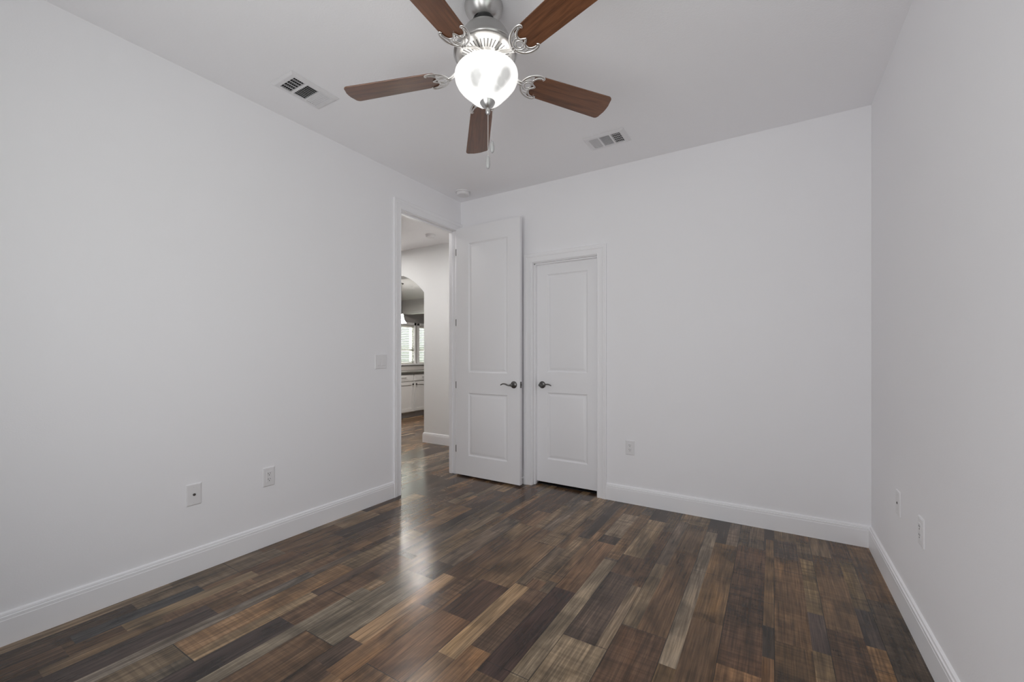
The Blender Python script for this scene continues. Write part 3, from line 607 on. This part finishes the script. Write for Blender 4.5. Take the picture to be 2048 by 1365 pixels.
duplex((W, -1.044, 0.472), -PI/2, 'white slotted outlet on the right wall, the plate farther from the corner', True)
sw = plate('light_switch', (0, -1.036, 1.139), LW, 0.118, 0.117, 'white double rocker light switch on the left wall beside the doorway', 'light switch')
screws(sw, (-0.048, 0.048), (-0.023, 0.023))
for x in (-0.023, 0.023):
    bm = bmesh.new(); outl = [(-0.0062, 0.0335), (-0.0072, 0.0335), (-0.0078, 0.002), (-0.0105, -0.031), (-0.0095, -0.0335), (-0.0062, -0.0335)]
    sweep(bm, [[(xx, y, z) for y, z in outl] for xx in (x-0.0165, x+0.0165)])
    for xx in (x-0.0165, x+0.0165): bm.faces.new([bm.verts.new((xx, y, z)) for y, z in outl])
    mesh_obj('rocker', bm, M['plate'], sw)

# ------------------------------------------------------------------ ceiling fan
n_ = Vector((-0.07317, 0.03634, 1)).normalized(); u_ = (Vector((1, 0, 0))-n_*n_.x).normalized(); v_ = n_.cross(u_)
FC = Vector((1.6344, -1.8769, 2.4391)); base = FC+n_*0.300
fan = empty('ceiling_fan', base, 0, 'five-blade ceiling fan with dark wood blades and a lit white glass bowl', 'ceiling fan')
fan.matrix_world = Matrix(((u_.x, v_.x, n_.x, base.x), (u_.y, v_.y, n_.y, base.y), (u_.z, v_.z, n_.z, base.z), (0, 0, 0, 1)))
dz = -0.300                                            # blade plane in fan space
# canopy sits flat against the ceiling: undo the tilt
can_m = fan.matrix_world.inverted() @ Matrix.Translation((base.x, base.y, H))
bm = bmesh.new(); lathe(bm, [(0, 0.0), (0.083, 0.0), (0.085, -0.004), (0.0845, -0.012), (0.080, -0.026), (0.070, -0.042), (0.056, -0.056), (0.046, -0.062), (0.042, -0.060), (0, -0.055)], 56, can_m); mesh_obj('canopy', bm, M['nickel'], fan, smooth=40)
bm = bmesh.new(); lathe(bm, [(0, -0.040), (0.030, -0.042), (0.043, -0.060), (0.045, -0.072), (0.040, -0.086), (0.028, -0.098), (0.014, -0.104), (0.014, dz+0.17), (0, dz+0.17)], 40); o = mesh_obj('hanger_ball', bm, mat('black_rubber', (0.015, 0.015, 0.015), 0.35), fan, smooth=40); o['label'] = 'black hanger ball under the canopy'
bm = bmesh.new(); lathe(bm, [(0, dz+0.178), (0.060, dz+0.180), (0.088, dz+0.177), (0.096, dz+0.170), (0.104, dz+0.155), (0.126, dz+0.100), (0.134, dz+0.088), (0.139, dz+0.084), (0.140, dz+0.078), (0.137, dz+0.074), (0.130, dz+0.071)], 72)
hs = mesh_obj('motor_housing', bm, M['nickel'], fan, smooth=35)
bm = bmesh.new(); lathe(bm, [(0.131, dz+0.0725), (0.124, dz+0.068), (0.112, dz+0.066), (0.062, dz+0.058), (0.054, dz+0.054), (0.0, dz+0.054)], 72)
vf = mesh_obj('vented_cover', bm, M['nickel_bright'], hs, smooth=35)
bm = bmesh.new()
for k in range(40):
    a = 2*PI*(k+0.5)/40; R_ = Matrix.Rotation(a, 4, 'Z'); sl = math.atan2(0.008, 0.05)
    b2 = bmesh.new(); box(b2, -0.018, -0.0026, -0.0012, 0.018, 0.0026, 0.0012, 0.0009, 1); b2.transform(R_ @ Matrix.Translation((0.087, 0, dz+0.0612)) @ Matrix.Rotation(-sl, 4, 'Y'))
    me = bpy.data.meshes.new('tmp'); b2.to_mesh(me); b2.free(); bm.from_mesh(me); bpy.data.meshes.remove(me)
mesh_obj('vent_slots', bm, mat('slot_shadow', (0.20, 0.20, 0.20), 0.5, metal=0.7), hs)
bm = bmesh.new(); lathe(bm, [(0.052, dz+0.056), (0.052, dz+0.040), (0.046, dz+0.036), (0.046, dz+0.006), (0.058, dz-0.002), (0.060, dz-0.016), (0, dz-0.018)], 48); mesh_obj('switch_housing', bm, M['nickel'], fan, smooth=35)
# glass bowl (open top, double wall)
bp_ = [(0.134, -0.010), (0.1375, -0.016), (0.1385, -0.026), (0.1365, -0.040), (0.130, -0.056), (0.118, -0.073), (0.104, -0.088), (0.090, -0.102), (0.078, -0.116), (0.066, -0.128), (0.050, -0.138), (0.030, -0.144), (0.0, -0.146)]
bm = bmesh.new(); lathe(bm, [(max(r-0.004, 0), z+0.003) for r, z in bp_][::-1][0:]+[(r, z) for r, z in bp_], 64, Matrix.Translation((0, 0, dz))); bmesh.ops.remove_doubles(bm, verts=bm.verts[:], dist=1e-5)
bowl = mesh_obj('glass_bowl', bm, M['bowl'], fan, smooth=50); bowl['label'] = 'lit white glass bowl with painted bulb shadows and reflections'
bm = bmesh.new(); lathe(bm, [(0.031, dz-0.1405), (0.033, dz-0.144), (0.031, dz-0.148), (0.026, dz-0.156), (0.016, dz-0.166), (0.009, dz-0.171), (0.008, dz-0.176), (0.0105, dz-0.181), (0.0105, dz-0.188), (0.007, dz-0.195), (0.003, dz-0.199), (0, dz-0.200)], 36); mesh_obj('finial', bm, M['nickel'], fan, smooth=40)
# blades
PHI = 3.52236; PITCH = math.radians(11)
def blade_bm():
    bm = bmesh.new(); out = []
    r0, r1 = 0.222, 0.653; w0, w1 = 0.056, 0.0675
    def wid(r): return w0+(w1-w0)*min(1, (r-r0)/(r1-r0-0.02))
    left = [(r0, -w0*0.86), (r0+0.010, -w0)] + [(r, -wid(r)) for r in (0.30, 0.40, 0.50, 0.60)]
    c = 0.022; tip = []
    for k in range(7): a = -PI/2+PI/2*k/6; tip.append((r1-c+c*math.cos(a)-0.004, -wid(r1)+c+c*math.sin(a)))
    tip2 = [(x, -y) for x, y in tip[::-1]]
    mid = [(r1+0.003, -0.02), (r1+0.004, 0.0), (r1+0.003, 0.02)]
    right = [(x, -y) for x, y in left[::-1]]
    out = left+tip+mid+tip2+right
    f = bm.faces.new([bm.verts.new((x, y, -0.003)) for x, y in out]); ex = bmesh.ops.extrude_face_region(bm, geom=[f])
    bmesh.ops.translate(bm, verts=[g for g in ex['geom'] if isinstance(g, bmesh.types.BMVert)], vec=(0, 0, 0.006))
    return bm
def bracket_bm():
    bm = bmesh.new(); Z = -0.0065; up = (0, 0, 1)
    def T(pts, rad, flat=0.55, k=6):
        p = smooth_pts([(x, y, Z+z) for x, y, z in pts], k); r = rad if not isinstance(rad, tuple) else [rad[0]+(rad[1]-rad[0])*i/(len(p)-1) for i in range(len(p))]
        tube(bm, p, r, 10, flat, up=up)
    for s in (-1, 1):
        # outer crescent ending in a curled horn
        T([(0.172, 0, 0), (0.177, s*0.018, 0), (0.190, s*0.038, 0), (0.212, s*0.053, 0), (0.238, s*0.060, 0), (0.258, s*0.058, 0), (0.264, s*0.051, 0), (0.259, s*0.046, 0)], 0.0055)
        # inner bat-wing edge
        T([(0.254, s*0.051, 0), (0.236, s*0.046, 0), (0.224, s*0.036, 0), (0.219, s*0.024, 0), (0.223, s*0.013, 0), (0.234, s*0.006, 0), (0.243, 0, 0)], 0.0042)
        # ribs of the openwork
        T([(0.176, s*0.006, 0), (0.190, s*0.020, 0), (0.206, s*0.026, 0), (0.219, s*0.024, 0)], 0.0034)
        T([(0.192, s*0.038, 0), (0.206, s*0.039, 0), (0.222, s*0.040, 0)], 0.0030)
    ring = [(0.205+0.0155*math.cos(2*PI*k/20), 0.0155*math.sin(2*PI*k/20), Z) for k in range(20)]; tube(bm, ring, 0.0033, 8, 0.6, closed=True, up=up)
    # arm down from the motor
    p = smooth_pts([(0.052, 0, 0.050), (0.075, 0, 0.046), (0.105, 0, 0.034), (0.140, 0, 0.010), (0.165, 0, Z), (0.180, 0, Z)], 6)
    for s in (-1, 1): tube(bm, [q+Vector((0, s*0.0062, 0)) for q in p], 0.0062, 10, 0.7, up=up)
    box(bm, 0.050, -0.012, 0.046, 0.072, 0.012, 0.053, 0.002, 1)
    return bm
blade_src = br_src = None
for k in range(5):
    a = PHI-k*2*PI/5
    if k == 0:
        bl = mesh_obj('blade', blade_bm(), M['blade'], fan); md = bl.modifiers.new('edge', 'BEVEL'); md.width = 0.0022; md.segments = 2; md.limit_method = 'ANGLE'
        br = mesh_obj('blade_bracket', bracket_bm(), M['nickel_bright'], bl, smooth=50)
        blade_src, br_src = bl, br
    else:
        bl = blade_src.copy(); C.objects.link(bl); bl.parent = fan
        br = br_src.copy(); C.objects.link(br); br.parent = bl
    bl.matrix_local = Matrix.Translation((0, 0, dz)) @ Matrix.Rotation(a, 4, 'Z') @ Matrix.Rotation(-PITCH, 4, 'X')
inv = fan.matrix_world.inverted()
def chain(p0, zb, zt, rad=0.0011):
    p0 = Vector(p0); bm = bmesh.new()
    tube(bm, [p0, (p0.x, p0.y, zt)], rad, 6)
    z = p0.z
    while z > zt and rad > 0.001:
        bmesh.ops.create_icosphere(bm, subdivisions=1, radius=0.0019, matrix=Matrix.Translation((p0.x, p0.y, z))); z -= 0.0048
    bm.transform(inv); ch = mesh_obj('pull_chain', bm, M['nickel_bright'], fan, smooth=60)
    bm = bmesh.new(); h_ = zt-zb
    lathe(bm, [(0, zt), (0.0035, zt-0.001), (0.0068, zt-h_*0.16), (0.0088, zb+h_*0.60), (0.0092, zb+h_*0.36), (0.0078, zb+h_*0.14), (0.004, zb+h_*0.02), (0, zb)], 20, Matrix.Translation((p0.x, p0.y, 0))); bm.transform(inv)
    mesh_obj('pull_weight', bm, M['pull'], ch, smooth=50)
fb = fan.matrix_world @ Vector((0, 0, dz-0.198))
chain(fb, 2.006, 2.062)
chain(fan.matrix_world @ Vector((0.020, 0.006, dz-0.160)), 2.074, 2.126, 0.0005)
for k in range(3):
    a = 0.6+k*2*PI/3; point('bulb', (0.090*math.cos(a), 0.090*math.sin(a), dz-0.030), 0.26, 0.028, (1.0, 0.95, 0.90), fan)
